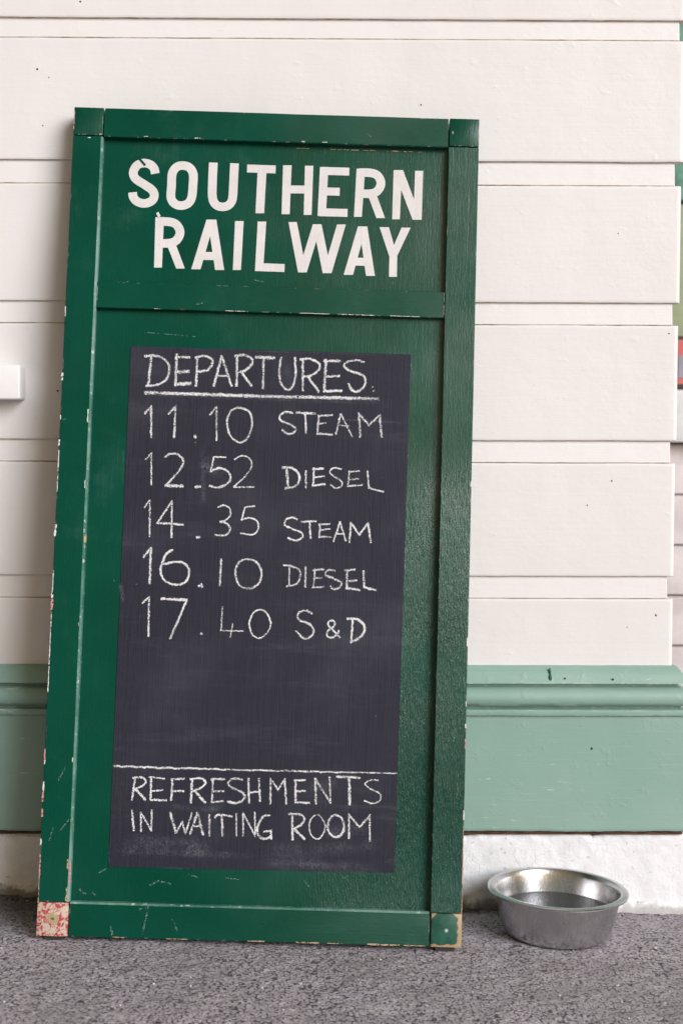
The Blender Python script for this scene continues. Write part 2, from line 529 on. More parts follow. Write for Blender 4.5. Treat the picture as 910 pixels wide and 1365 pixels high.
def loft(bm, sections, mats=None, closed=True, cap=True):
    rings = [[bm.verts.new(p) for p in s] for s in sections]
    n = len(rings[0])
    for a, b in zip(rings, rings[1:]):
        for i in range(n if closed else n - 1):
            f = bm.faces.new((a[i], a[(i + 1) % n], b[(i + 1) % n], b[i]))
            f.smooth = True
            if mats: f.material_index = mats[i]
    if cap:
        bm.faces.new(rings[0]); bm.faces.new(rings[-1][::-1])


def cladding():
    bm = bmesh.new()
    YB = 0.13
    # recessed backing seen between the boards
    bm_box(bm, XL, 0.5960, 0.022, YB, 0.40, 2.30, 0.002, 2)
    raised = [(0.4185, 0.5391), (0.579, 0.7789), (0.8184, 1.0204), (1.0595, 1.2622), (1.3036, 1.512), (1.5462, 1.754), (1.793, 2.0), (2.04, 2.25)]
    ends = [0.6065, 0.6070, 0.6088, 0.6105, 0.6135, 0.613, 0.612, 0.612]
    for k, ((z0, z1), xe) in enumerate(zip(raised, ends)):
        xs = list(np.arange(XL, xe - 0.012, 0.012)) + [xe - 0.008, xe - 0.005, xe - 0.0025, xe - 0.001, xe]
        secs = []
        for x in xs:
            d = max(0.0, x - (xe - 0.006))
            ins = 0.006 - math.sqrt(max(0.0, 0.006 ** 2 - d * d))     # rounded outer corner
            yf = 0.0 + ins
            a, b = z0 + jit(x, k + 1), z1 + jit(x, k + 20)
            if k == 0: a = z0 - 0.004
            r = 0.0024
            yy = jit(x, k + 40, 0.0005, 3)
            secs.append([(x, 0.02, a), (x, yf + r + yy, a), (x, yf + r * .3 + yy, a + r * .3), (x, yf + yy, a + r), (x, yf + yy, a + r + 0.003), (x, yf + yy, b - r - 0.003),
                         (x, yf + yy, b - r), (x, yf + r * .3 + yy, b - r * .3), (x, yf + r + yy, b), (x, 0.02, b)])
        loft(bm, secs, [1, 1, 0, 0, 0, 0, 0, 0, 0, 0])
    # sunk strips between the boards: nearly flush below, set back above, a fine open joint under each
    for k, ((a0, a1), (b0, b1)) in enumerate(zip(raised, raised[1:])):
        secs = []
        xe = (0.5962, 0.598, 0.5985, 0.599, 0.6035, 0.60, 0.60)[k]
        for x in list(np.arange(XL, xe - 0.004, 0.012)) + [xe - 0.002, xe]:
            e = 0.002 if x == xe else 0.0
            z0 = a1 + 0.0007 + jit(x, k + 70, 0.0004); z1 = b0 + 0.004
            secs.append([(x, 0.03, z0), (x, 0.0030 + e, z0), (x, 0.0022 + e, z0 + 0.001), (x, 0.0065 + e, z1), (x, 0.03, z1)])
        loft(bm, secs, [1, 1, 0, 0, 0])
    return from_bm('weatherboard_cladding', bm, [M_cream, M_dirty], wall)
cladding()


def moulding():
    prof = [(0.006, 0.4225), (-0.006, 0.4205), (-0.0125, 0.414), (-0.0175, 0.405), (-0.0205, 0.396), (-0.0215, 0.3915), (-0.0080, 0.3890), (-0.0075, 0.3850), (-0.0205, 0.3825),
            (-0.0262, 0.378), (-0.0292, 0.372), (-0.0300, 0.366), (-0.0285, 0.359), (-0.0240, 0.3535), (-0.0130, 0.3508), (-0.0110, 0.3470), (-0.0225, 0.3450), (-0.0232, 0.3400), (-0.0215, 0.3352), (-0.004, 0.3350)]
    bm = bmesh.new()
    secs = []
    for x in list(np.arange(XL, 0.60, 0.01)):
        secs.append([(x, y + jit(x, i + 60, 0.0006, 12), z + jit(x, i + 90, 0.0006, 7)) for i, (y, z) in enumerate(prof)])
    secs.append([(0.6062 - y, y, z) for y, z in prof])                # mitred return round the door reveal
    secs.append([(0.6062 - y, 0.13, z) for y, z in prof])
    loft(bm, secs, closed=False, cap=False)
    return from_bm('dado_moulding', bm, M_mint, wall)
moulding()


def plinth():
    bm = bmesh.new()
    secs = []
    for x in list(np.arange(XL, 0.635, 0.006)):
        a = 0.1275 + jit(x, 3, 0.0012, 22)
        yy = -0.0155 + jit(x, 33, 0.0006, 3)
        secs.append([(x, 0.004, a), (x, yy + 0.0015, a), (x, yy, a + 0.002), (x, yy, a + 0.006), (x, yy, 0.3335), (x, 0.01, 0.3335)])
    loft(bm, secs)
    return from_bm('plinth_board', bm, M_mint, wall)
plinth()

bm = bmesh.new()
bm_box(bm, XL, 0.628, -0.0035, 0.12, 0.1185, 0.1295, 0.001, 1)
from_bm('timber_sill_plate', bm, M_brown, wall)


def masonry():
    bm = bmesh.new()
    xs = np.arange(XL, 0.64, 0.006)
    n = 26
    rows = []
    for x in xs:
        top = 0.1192 + jit(x, 5, 0.0034, 34)
        if noise.noise(Vector((x * 22, 9.1, 0))) > 0.45: top -= 0.004
        r = [bm.verts.new((x, 0.03, top))]
        for i in range(n + 1):
            z = top + (-0.05 - top) * i / n
            rnd = 0.006 * max(0, 1 - (top - z) / 0.008) ** 2
            y = -0.001 + rnd + 0.0016 * noise.fractal(Vector((x * 16, z * 16, 2.2)), 0.8, 2.1, 4) + 0.0012 * noise.noise(Vector((x * 90, z * 90, 0)))
            # a low lip of render near the asphalt
            y -= 0.007 * min(1, max(0, (0.012 - 0.028 * x - z) / 0.006))
            r.append(bm.verts.new((x, y, z)))
        rows.append(r)
    for a, b in zip(rows, rows[1:]):
        for i in range(n + 1):
            f = bm.faces.new((a[i], b[i], b[i + 1], a[i + 1])); f.smooth = True
    e = rows[-1]
    back = [bm.verts.new((xs[-1], 0.13, v.co.z)) for v in e]
    for i in range(n + 1):
        bm.faces.new((e[i], back[i], back[i + 1], e[i + 1]))
    return from_bm('whitewashed_base', bm, M_render, wall)
masonry()

bm = bmesh.new()
bm_box(bm, XL, -0.533, -0.046, 0.02, 0.886, 0.9455, 0.0035, 3)
o = from_bm('window_sill', bm, M_sill, wall, smooth=False)
tag(o, 'white painted end of a window sill')

def blob(name, x, y, z, rx, ry, rz, mat):
    bm = bmesh.new()
    bmesh.ops.create_icosphere(bm, subdivisions=3, radius=1, matrix=Matrix.Translation((x, y, z)) @ Matrix.Diagonal((rx, ry, rz, 1)))
    for v in bm.verts: v.co.x += 0.25 * rx * noise.noise(Vector((v.co.z * 300, 1, 2)))
    return from_bm(name, bm, mat, wall, True)
M_drip = mat_flat('dark_green_paint_drip', (0.02, 0.11, 0.085), 0.4)
M_pit = mat_flat('dark_nail_hole', (0.03, 0.028, 0.022), 0.8)
blob('paint_drip', 0.3870, -0.0150, 0.4105, 0.0022, 0.0028, 0.0085, M_drip)
blob('paint_drip', 0.3874, -0.0185, 0.4020, 0.0030, 0.0030, 0.0062, M_drip)
for x, y, z, r in [(0.462, -0.0155, 0.2755, 0.0022), (0.497, -0.0205, 0.3995, 0.0020), (0.413, -0.0205, 0.401, 0.0016), (0.5755, 0.0, 0.5105, 0.0019), (0.525, 0.0, 0.489, 0.0012), (0.5915, 0.0, 1.0065, 0.0016), (0.4945, 0.0, 0.748, 0.0014), (0.452, 0.0, 0.705, 0.0013),
                   (-0.509, 0.0, 1.4575, 0.0018), (-0.489, 0.0, 1.4435, 0.0011), (-0.5, 0.0, 1.361, 0.0012), (-0.434, 0.0, 1.573, 0.0018), (-0.477, 0.0, 0.9025, 0.0016), (-0.464, 0.0, 0.9015, 0.0016), (0.155, 0.0, 1.40, 0.0013), (0.50, 0.0, 1.18, 0.0011)]:
    blob('nail_hole', x, y, z, r, 0.0006, r, M_pit)

# ------------------------------------------------------------------ what shows past the end of the wall
far = empty('doorway_wall', (1.6, 1.0, 0))
tag(far, 'pinkish white boarded wall far back past the right end of the cream wall', 'wall', kind='thing')
M_pink = mat_flat('pinkish_white_boards', (0.66, 0.60, 0.59), 0.5)
M_olive = mat_flat('olive_green_paint', (0.30, 0.35, 0.21), 0.5)
M_leafgreen = mat_flat('mid_green_paint', (0.09, 0.24, 0.17), 0.5, var=0.4, scale=30)
M_bright = mat_flat('bright_white_ledge_paint', (0.86, 0.86, 0.86), 0.4)
bm = bmesh.new()
for k in range(7):
    bm_box(bm, -1.05, 1.6, 0.0 - 0.002 * (k % 2), 0.06, -0.06 + k * 0.125, -0.06 + (k + 1) * 0.125 - 0.003, 0.002, 1)
from_bm('lower_boards', bm, M_pink, far)
bm = bmesh.new(); bm_box(bm, -1.05, 1.6, -0.05, 0.06, 0.817, 0.945, 0.006, 2)
from_bm('ledge', bm, M_bright, far)
bm = bmesh.new(); bm_box(bm, -1.05, 1.6, 0.0, 0.06, 0.949, 1.40, 0.003, 1)
from_bm('olive_panel', bm, M_olive, far)
bm = bmesh.new(); bm_box(bm, -1.05, 1.6, -0.012, 0.06, 1.404, 1.95, 0.003, 1)
from_bm('green_panel', bm, M_leafgreen, far)
bm = bmesh.new(); bm_box(bm, -1.05, 1.6, -0.03, 0.06, 1.955, 2.25, 0.003, 1)
from_bm('head_board', bm, M_pink, far)
sg = empty('framed_notice', (1.12, 0.955, 0.947))
tag(sg, 'black framed red and grey notice standing on the white ledge behind', 'notice')
bm = bmesh.new(); bm_box(bm, -0.2855, 0.26, 0.0, 0.02, 0.0, 0.127, 0.002, 1)
from_bm('frame', bm, mat_flat('black_frame_paint', (0.04, 0.035, 0.035), 0.4), sg)
bm = bmesh.new(); bm_box(bm, -0.282, 0.25, -0.002, 0.0, 0.011, 0.118, 0.0)
from_bm('red_field', bm, mat_flat('red_print', (0.60, 0.14, 0.13), 0.5), sg)
bm = bmesh.new(); bm_box(bm, -0.28, 0.22, -0.004, -0.002, 0.026, 0.08, 0.0)
from_bm('grey_band', bm, mat_flat('grey_print', (0.30, 0.29, 0.34), 0.5), sg)

# ------------------------------------------------------------------ the departure board
BR = Matrix(((0.9996, -0.0003, 0.0268), (-0.0032, 0.9912, 0.1322), (-0.0266, -0.1322, 0.9909)))
bq = BR.to_quaternion().to_matrix()
board = empty('departure_board', (-0.1299, -0.2268, 0.003638), bq)
tag(board, 'tall dark green wooden board with chalked train departures leaning against the cream wall', 'notice board', kind='thing')
WD, HT = 0.6895, 1.3835
XO, XI = WD / 2, 0.2937           # outer and inner edges of the stiles
VB, VT = 0.0545, 1.3345           # joints of the corner blocks
REC = 0.015                       # panel lies this far behind the frame face
BK = 0.040


def prism(name, poly, z0, z1, mats, face_mats, parent, axis='z', nseg=40, seed=0, amp=0.0003):
    """poly in (a, y) swept along z or x with slight hand-planed waviness"""
    bm = bmesh.new()
    secs = []
    for i in range(nseg + 1):
        s = z0 + (z1 - z0) * i / nseg
        ring = []
        for j, (a, y) in enumerate(poly):
            a2 = a + jit(s, seed + j, amp, 6); y2 = y + jit(s, seed + j + 50, amp * .12, 3)
            ring.append((a2, y2, s) if axis == 'z' else (s, y2, a2))
        secs.append(ring)
    loft(bm, secs, face_mats)
    for f in bm.faces: f.smooth = False
    o = from_bm(name, bm, mats, parent)
    o.data.set_sharp_from_angle(angle=R(12))
    return o


c = 0.0012
# left stile: inner edge carries a wide stopped chamfer
prism('stile', [(-XO + c, 0), (-XI - 0.0035, 0), (-XI, 0.0035), (-XI, 0.0150), (-XI, BK), (-XO, BK), (-XO, c)], VB + 0.0008, VT - 0.0012, [M_gv, M_lit_worn], [0, 1, 1, 0, 0, 0, 0], board, seed=1)
prism('stile', [(XI + 0.0008, 0), (XO - c, 0), (XO, c), (XO, BK), (XI, BK), (XI, 0.0008)], VB + 0.0008, VT - 0.0012, [M_gv, M_lit_worn], [0, 0, 0, 0, 0, 0], board, seed=11)
# rails, swept along x
prism('top_rail', [(VT + 0.0005, 0.0007), (HT - 0.001, 0.0005), (HT, 0.002), (HT, BK), (VT - 0.001, BK), (VT - 0.001, 0.0015)], -XI + 0.001, XI - 0.0012, [M_gh, M_lit_worn], [0] * 6, board, 'x', seed=21)
prism('middle_rail', [(1.0395, 0.0035), (1.0825, 0.0045), (1.0835, 0.0055), (1.0835, BK), (1.0385, BK), (1.0385, 0.0045)], -XI + 0.0008, XI + 0.0002 - 0.001, [M_gh, M_lit_worn], [0] * 6, board, 'x', seed=31)
prism('bottom_rail', [(0.001, 0.0015), (0.0525, 0.001), (0.0555, 0.0035), (0.0555, REC + 0.006), (0.0555, BK), (0.0, BK), (0.0, 0.0025)], -XI + 0.0012, XI - 0.002, [M_gh, M_lit_worn], [0, 1, 1, 0, 0, 0, 0], board, 'x', seed=41)


def block(x0, x1, z0, z1, mat, label=None, y0=0.0):
    cx, cz = (x0 + x1) / 2, (z0 + z1) / 2
    bm = bmesh.new()
    bm_box(bm, x0 - cx, x1 - cx, y0, BK, z0 - cz, z1 - cz, 0.0011, 2)
    o = from_bm('corner_block', bm, mat, board)
    o.location = (cx, 0, cz)
    if label: o['label'] = label
block(-XO, -XI - 0.001, VT + 0.0008, HT, M_gv, y0=0.0006)
block(XI + 0.0008, XO, VT + 0.0008, HT, M_gv, y0=-0.0012)
block(-XO, -XI - 0.0006, 0.0, VB - 0.0008, M_bare, 'corner block stripped to red and cream paint and bare wood')
block(XI + 0.0012, XO, 0.0, VB - 0.0008, M_chip, 'green corner block chipped to bare wood along its right edge', y0=-0.0008)
bm = bmesh.new(); bm_box(bm, -0.30, 0.30, REC, REC + 0.012, 0.045, 1.345, 0.0)
panel = from_bm('back_panel', bm, M_gv, board)
for sx in (-1, 1):
    bm = bmesh.new(); bm_box(bm, sx * 0.318 - 0.016, sx * 0.318 + 0.016, 0.008, 0.036, -0.0110, 0.001, 0.0012, 1)
    from_bm('foot', bm, mat_flat('dark_foot', (0.03, 0.028, 0.025), 0.7), board)

# photo measurements on the board face -> metres on the board
HM = (0.00128457, 4.35753e-05, -0.480771, 3.52298e-05, -0.00125759, 1.56686, -4.56141e-06, 4.554e-05)


def uv(p):
    x, y = p
    w = HM[6] * x + HM[7] * y + 1
    return ((HM[0] * x + HM[1] * y + HM[2]) / w, (HM[3] * x + HM[4] * y + HM[5]) / w)


def catmull(pts, closed=False, n=7):
    out = []
    N = len(pts)
    for i in range(N if closed else N - 1):
        if closed: p0, p1, p2, p3 = (pts[(i + k) % N] for k in (-1, 0, 1, 2))
        else: p0, p1, p2, p3 = pts[max(i - 1, 0)], pts[i], pts[i + 1], pts[min(i + 2, N - 1)]
        for s in range(n):
            t = s / n
            out.append(tuple(0.5 * (2 * b + (cc - a) * t + (2 * a - 5 * b + 4 * cc - d) * t * t + (3 * b - a - 3 * cc + d) * t ** 3) for a, b, cc, d in zip(p0, p1, p2, p3)))
    if not closed: out.append(pts[-1])
    return out


class Ink:
    """flat strokes laid on the board: one mesh per written line, each stroke a hair above the last"""
    def __init__(s, y, step=0.00003):
        s.bm = bmesh.new(); s.uvl = s.bm.loops.layers.uv.new('UVMap'); s.y = y; s.step = step

    def quad(s, vs, uvs):
        f = s.bm.faces.new(vs)
        for l, q in zip(f.loops, uvs): l[s.uvl].uv = q

    def stroke(s, pts, w, closed=False, wob=0.0, sub=None, ends=True, raw=False):
        P = [Vector(p if raw else uv(p)) for p in pts]
        if sub:
            Q = [P[0]]
            for a, b in zip(P, P[1:]):
                k = max(1, int((b - a).length / sub))
                Q += [a.lerp(b, (i + 1) / k) for i in range(k)]
            P = Q
        s.y -= s.step
        N = len(P); ws = w / 2 * 0.00127
        if ends and not closed and N > 1 and wob:
            P[0] = P[0] - (P[1] - P[0]).normalized() * ws * .4; P[-1] = P[-1] + (P[-1] - P[-2]).normalized() * ws * .4
        L, acc = [], 0.0
        for i in range(N):
            a = P[i - 1] if (i or closed) else None
            b = P[(i + 1) % N] if (i < N - 1 or closed) else None
            d1 = (P[i] - a).normalized() if a is not None and (P[i] - a).length > 1e-9 else None
            d2 = (b - P[i]).normalized() if b is not None and (b - P[i]).length > 1e-9 else None
            d1 = d1 or d2; d2 = d2 or d1
            n1, n2 = Vector((-d1.y, d1.x)), Vector((-d2.y, d2.x))
            nn = (n1 + n2)
            nn = n1 if nn.length < 0.2 else nn.normalized()
            k = 1 / max(0.55, nn.dot(n1))
            if a is not None: acc += (P[i] - a).length
            ww = ws * k
            o1 = ww * (1 + wob * random.uniform(-1, 1)); o2 = ww * (1 + wob * random.uniform(-1, 1))
            L.append((s.bm.verts.new((P[i].x + nn.x * o1, s.y, P[i].y + nn.y * o1)),
                      s.bm.verts.new((P[i].x - nn.x * o2, s.y, P[i].y - nn.y * o2)), acc))
        L = [(p_, q_, u_ / max(acc, 1e-9)) for p_, q_, u_ in L]
        seq = L + ([L[0]] if closed else [])
        for a, b in zip(seq, seq[1:]):
            s.quad((a[0], b[0], b[1], a[1]), ((a[2], 1), (b[2], 1), (b[2], -1), (a[2], -1)))

    def slab(s, top, bot, wt=None):
        """painted limb with level ends: top=(x0,x1,y), bot=(x0,x1,y)"""
        s.y -= s.step
        q = [(top[0], top[2]), (top[1], top[2]), (bot[1], bot[2]), (bot[0], bot[2])]
        vs = [s.bm.verts.new((uv(p)[0], s.y, uv(p)[1])) for p in q]
        s.quad(vs, ((0, 0),) * 4)

    def done(s, name, mat, parent, label=None):
        me = bpy.data.meshes.new(name)
        for f in s.bm.faces:
            f.normal_update()
            if f.normal.y > 0: f.normal_flip()
        s.bm.to_mesh(me); s.bm.free()
        o = link(name, me, mat, parent)
        if label: o['label'] = label
        return o


def crop(ox, oy, k):
    return lambda *p: [(ox + p[i] / k, oy + p[i + 1] / k) for i in range(0, len(p), 2)]
A1, A2 = crop(60, 120, 3.0333), crop(360, 120, 3.0333)
C3, C4, C5, C6 = crop(140, 450, 4.3333), crop(340, 450, 4.1364), crop(140, 660, 4.3333), crop(340, 660, 4.1364)
C7, C8 = crop(140, 1000, 4.3333), crop(340, 1000, 4.1364)

# ---- painted heading on the upper panel
LW = 11.7


def lslab(ink, A, x0, x1, y, bx0, bx1, by):
    (a, b), (c_, d) = A(x0, y, x1, y), A(bx0, by, bx1, by)
    ink.slab((a[0], b[0], a[1]), (c_[0], d[0], c_[1]))


def lcurve(ink, A, *p, closed=False):
    ink.stroke(catmull(A(*p), closed, 8), LW, closed)


def lbar(ink, A, *p): ink.stroke(A(*p), 10.9)


def letter_R(ink, A, sx, sy, bx, by, bowl, leg):
    lslab(ink, A, sx - 17.5, sx + 17.5, sy, bx - 16, bx + 16, by)
    lcurve(ink, A, *bowl)
    lslab(ink, A, *leg)

k = Ink(REC - 0.0003)
lcurve(k, A1, 442, 326, 437, 305, 421, 289, 396, 283, 370, 291, 355, 312, 354, 332, 366, 350, 400, 372, 428, 392, 438, 412, 432, 432, 414, 444, 392, 447, 368, 439, 353, 422, 350, 402)
lcurve(k, A1, 553, 293, 580, 301, 596, 328, 595, 375, 590, 422, 575, 447, 548, 456, 522, 449, 506, 424, 508, 375, 511, 326, 528, 300, closed=True)
k.stroke(A1(678, 281, 675, 340) + catmull(A1(673, 405, 677, 435, 692, 455, 714, 461, 737, 456, 753, 437, 758, 408), False, 6) + A1(761, 345, 764, 284), LW)
lbar(k, A1, 815, 305, 931, 309); lslab(k, A1, 858, 894, 310, 849, 884, 487)
lslab(k, A2, 51, 86, 292, 45, 78, 491); lslab(k, A2, 140, 174, 294, 135, 167, 494); lbar(k, A2, 66, 390, 154, 391)
lslab(k, A2, 201, 235, 299, 191, 225, 498); lbar(k, A2, 204, 315, 320, 318); lbar(k, A2, 208, 398, 281, 400); lbar(k, A2, 196, 483, 313, 486)
letter_R(k, A2, 367, 306, 355, 502, (360, 322, 405, 323, 432, 332, 447, 355, 446, 378, 430, 400, 402, 408, 360, 407), (392, 428, 405, 430, 465, 507))
lslab(k, A2, 500, 534, 312, 494, 525, 512); lslab(k, A2, 587, 620, 315, 580, 614, 514); lslab(k, A2, 500, 538, 312, 577, 614, 514)
k.done('painted_word', M_letter, panel, 'painted white capitals reading SOUTHERN')
k = Ink(REC - 0.0003)
letter_R(k, A1, 460, 503, 453, 708, (455, 521, 500, 522, 526, 532, 541, 555, 540, 578, 524, 600, 497, 609, 455, 609), (485, 522, 605, 527, 562, 712))
lslab(k, A1, 650, 684, 513, 588, 626, 715); lslab(k, A1, 655, 690, 513, 685, 722, 718); lbar(k, A1, 618, 660, 700, 662)
lslab(k, A1, 766, 801, 519, 757, 790, 718)
lslab(k, A1, 858, 893, 521, 847, 880, 722); lbar(k, A1, 852, 706, 967, 710)
lslab(k, A2, 73, 107, 523, 112, 147, 728); lslab(k, A2, 172, 207, 532, 112, 147, 728); lslab(k, A2, 172, 207, 532, 212, 248, 731); lslab(k, A2, 270, 306, 533, 212, 248, 731)
lslab(k, A2, 355, 389, 541, 297, 335, 738); lslab(k, A2, 360, 393, 541, 388, 424, 742); lbar(k, A2, 325, 683, 408, 686)
lslab(k, A2, 443, 481, 544, 482, 514, 662); lslab(k, A2, 532, 569, 546, 482, 514, 662); lslab(k, A2, 483, 515, 655, 481, 513, 746)
k.done('painted_word', M_letter, panel, 'painted white capitals reading RAILWAY')
k = Ink(REC - 0.0011)
k.stroke([(184.5, 207.5), (192, 216)], 3.0, wob=.3)
k.done('paint_split', M_gv, panel)
k = Ink(REC - 0.0011)
k.stroke([(208.5, 280.5), (211, 285)], 3.4, wob=.3)
k.done('paint_drip', M_letter, panel)

# ---- the blackboard
bm = bmesh.new()
quad = [uv(p) for p in ((143, 1157), (526, 1165), (548, 470), (173, 459))]
fr = [bm.verts.new((u, REC - 0.0012, v)) for u, v in quad]; bk = [bm.verts.new((u, REC + 0.001, v)) for u, v in quad]
bm.faces.new(fr)
for i in range(4): bm.faces.new((fr[i], fr[(i + 1) % 4], bk[(i + 1) % 4], bk[i]))
chalkboard = from_bm('chalkboard', bm, M_black, board)
CY = REC - 0.0013


def chalk(name, strokes, label=None, mat=None):
    ink = Ink(CY)
    if mat:
        for i, (kind, w, pts) in enumerate(strokes):
            ink = Ink(CY - 0.00002 * i)
            ink.stroke(catmull(pts, False, 6), w, False, 0.05)
            ink.done(name, mat, chalkboard)
        return
    for kind, w, pts in strokes:
        if kind == 'c': P = catmull(pts, False, 6)
        elif kind == 'o': P = catmull(pts, True, 6)
        else: P = pts
        ink.stroke(P, w * random.uniform(.85, 1.12), kind == 'o', 0.26, 0.0022 if kind != 'o' else None)
    return ink.done(name, mat or M_chalk, chalkboard, label)
s, q, o_ = 's', 'c', 'o'
W1, W2, W3 = 3.85, 3.2, 2.7
chalk('chalk_heading', [
    (s, W1, C3(262, 95, 245, 268)), (q, W1, C3(225, 98, 268, 94, 325, 106, 364, 150, 362, 205, 335, 245, 290, 265, 232, 269)),
    (s, W1, C3(410, 85, 402, 265)), (s, W1, C3(402, 103, 485, 102)), (s, W1 + 1, C3(405, 188, 480, 186)), (s, W1 + 1, C3(400, 260, 490, 255)),
    (s, W1, C3(528, 102, 522, 270)), (q, W1, C3(518, 104, 565, 96, 612, 112, 615, 145, 585, 178, 530, 187)),
    (s, W1, C3(670, 95, 625, 270)), (s, W1, C3(670, 95, 728, 270)), (s, W1 - 1, C3(640, 210, 715, 213)),
    (s, W1, C3(760, 100, 757, 270)), (q, W1, C3(748, 95, 800, 92, 845, 112, 842, 148, 805, 180, 762, 192)), (s, W1, C3(785, 188, 842, 270)),
    (s, W1 + 1, C4(2, 98, 105, 104)), (s, W1, C4(45, 105, 42, 272)),
    (q, W1, C4(142, 100, 132, 170, 140, 240, 172, 278, 205, 262, 222, 190, 218, 100)),
    (s, W1, C4(262, 110, 262, 285)), (q, W1, C4(248, 112, 300, 108, 350, 132, 352, 165, 312, 198, 265, 206)), (s, W1, C4(290, 205, 350, 290)),
    (s, W1, C4(390, 112, 380, 288)), (s, W1, C4(380, 122, 470, 118)), (s, W1, C4(385, 206, 465, 204)), (s, W1, C4(378, 288, 478, 285)),
    (q, W1 - .4, C4(600, 126, 560, 116, 510, 126, 490, 150, 530, 178, 588, 195, 608, 225, 598, 265, 560, 290, 532, 278, 515, 245)), (s, 2.4, C4(650, 286, 660, 284)), (s, 1.6, C4(644, 266, 650, 261))],
    'chalked capitals reading DEPARTURES')
chalk('chalk_underline', [(s, 5.4, C3(225, 309, 520, 317) + C4(0, 314, 350, 321, 680, 329))])
chalk('chalk_smear', [(s, 9.0, C3(140, 318, 500, 326) + C4(0, 326, 400, 340, 845, 350)), (s, 4.0, C4(420, 440, 700, 455, 845, 464)),
                      (s, 30, C3(590, 690, 660, 780)), (s, 26, C3(575, 700, 600, 760)), (s, 22, C4(165, 150, 200, 260)), (s, 34, C7(100, 540, 350, 560, 640, 560)), (s, 26, C8(0, 540, 350, 560, 700, 520)),
                      (s, 20, C8(20, 620, 380, 640, 700, 660)), (s, 14, C7(40, 590, 400, 596, 880, 620)), (s, 12, C7(330, 320, 560, 345, 700, 330)), (s, 24, C8(390, 460, 560, 440, 600, 470)), (s, 16, C8(300, 210, 450, 180)),
                      (s, 2.2, C7(295, 684, 400, 688, 500, 691)), (s, 3.0, C7(14, 540, 18, 675)), (s, 2.0, C4(-100, 62, 300, 74, 850, 88)), (s, 2.0, C4(862, 90, 852, 330)), (s, 8, C5(85, 500, 95, 620)), (s, 10, C3(560, 590, 565, 980))], mat=M_smear)

one = lambda w, C, *p: (s, w, C(*p))
chalk('departure_time', [one(W1, C3, 224, 431, 262, 388, 262, 570), one(W1, C3, 362, 433, 402, 392, 395, 570), one(4.5, C3, 512, 562, 522, 570), one(2, C3, 517, 597, 520, 599),
                         one(W3, C3, 602, 440, 640, 392, 640, 588), (o_, W2, C3(770, 396, 722, 420, 702, 480, 718, 555, 770, 598, 820, 572, 845, 500, 834, 425))], 'chalked 11.10')
chalk('train_type', [(q, W2, C4(205, 408, 165, 402, 134, 425, 145, 452, 195, 472, 222, 494, 212, 516, 180, 523, 148, 502)), one(W2 + .6, C4, 225, 405, 330, 412), one(W2, C4, 275, 410, 280, 520),
                     one(W2, C4, 350, 420, 343, 525), one(W3, C4, 350, 425, 425, 418), one(W3, C4, 345, 470, 388, 462), one(W2, C4, 340, 522, 425, 528),
                     one(W2, C4, 472, 413, 445, 525), one(W2, C4, 472, 413, 535, 537), one(W3, C4, 460, 475, 515, 480),
                     one(W2, C4, 580, 542, 572, 413, 628, 475, 688, 420, 698, 542)], 'chalked STEAM beside 11.10')
chalk('departure_time', [one(W3, C3, 230, 697, 262, 660, 262, 848), (q, W1 - .4, C3(340, 684, 375, 664, 420, 670, 448, 706, 432, 750, 390, 800, 345, 848)), one(W1 + .4, C3, 345, 848, 445, 852), one(4.5, C3, 518, 858, 545, 853),
                         one(2.4, C3, 695, 685, 625, 682, 606, 768), (q, W1 - .3, C3(606, 768, 650, 748, 700, 762, 722, 800, 702, 838, 650, 860, 600, 850)),
                         (q, W3, C3(745, 697, 785, 676, 830, 690, 846, 730, 815, 785, 740, 858)), one(2.6, C3, 740, 858, 858, 856)], 'chalked 12.52')
chalk('train_type', [one(W2 + .3, C4, 172, 712, 182, 825), (q, W2, C4(150, 710, 200, 712, 238, 745, 240, 785, 215, 815, 165, 826)), one(W2 + .4, C4, 278, 728, 278, 822),
                     one(W2, C4, 325, 712, 318, 812), one(W2, C4, 318, 720, 375, 715), one(W3, C4, 320, 765, 380, 758), one(W2, C4, 315, 812, 385, 802),
                     (q, W3, C4(475, 720, 435, 712, 412, 732, 430, 758, 475, 785, 475, 812, 442, 824, 416, 805)),
                     one(W2, C4, 520, 730, 512, 812), one(W3, C4, 515, 735, 575, 729), one(W3, C4, 515, 780, 570, 772), one(W2, C4, 510, 814, 590, 806),
                     one(W3, C4, 620, 730, 628, 824, 708, 845)], 'chalked DIESEL beside 12.52')
chalk('departure_time', [one(W2, C5, 222, 66, 254, 22, 252, 235), one(W2, C5, 380, 240, 382, 30, 297, 155, 448, 166), one(4.8, C5, 526, 240, 542, 236),
                         (q, W3, C5(648, 66, 680, 53, 715, 70, 722, 108, 692, 140, 660, 148)), (q, W3, C5(660, 148, 705, 163, 718, 195, 695, 226, 632, 226)),
                         one(W3, C5, 862, 58, 806, 64, 786, 138), (q, W3, C5(786, 138, 830, 126, 875, 145, 882, 190, 850, 224, 780, 214))], 'chalked 14.35')
chalk('train_type', [(q, W2, C6(230, 130, 205, 118, 170, 130, 163, 160, 205, 182, 252, 202, 260, 228, 225, 246, 178, 232)), one(W2 + .4, C6, 255, 142, 335, 138), one(W2, C6, 300, 142, 305, 235),
                     one(W3, C6, 358, 155, 352, 230), one(W3, C6, 350, 158, 412, 155), one(W3, C6, 355, 190, 412, 182), one(W2, C6, 350, 226, 420, 228),
                     one(W3, C6, 468, 143, 432, 252), one(W3, C6, 468, 143, 500, 248), one(W3, C6, 445, 210, 490, 208), one(W2, C6, 520, 257, 528, 148, 575, 215, 622, 150, 638, 257)], 'chalked STEAM beside 14.35')
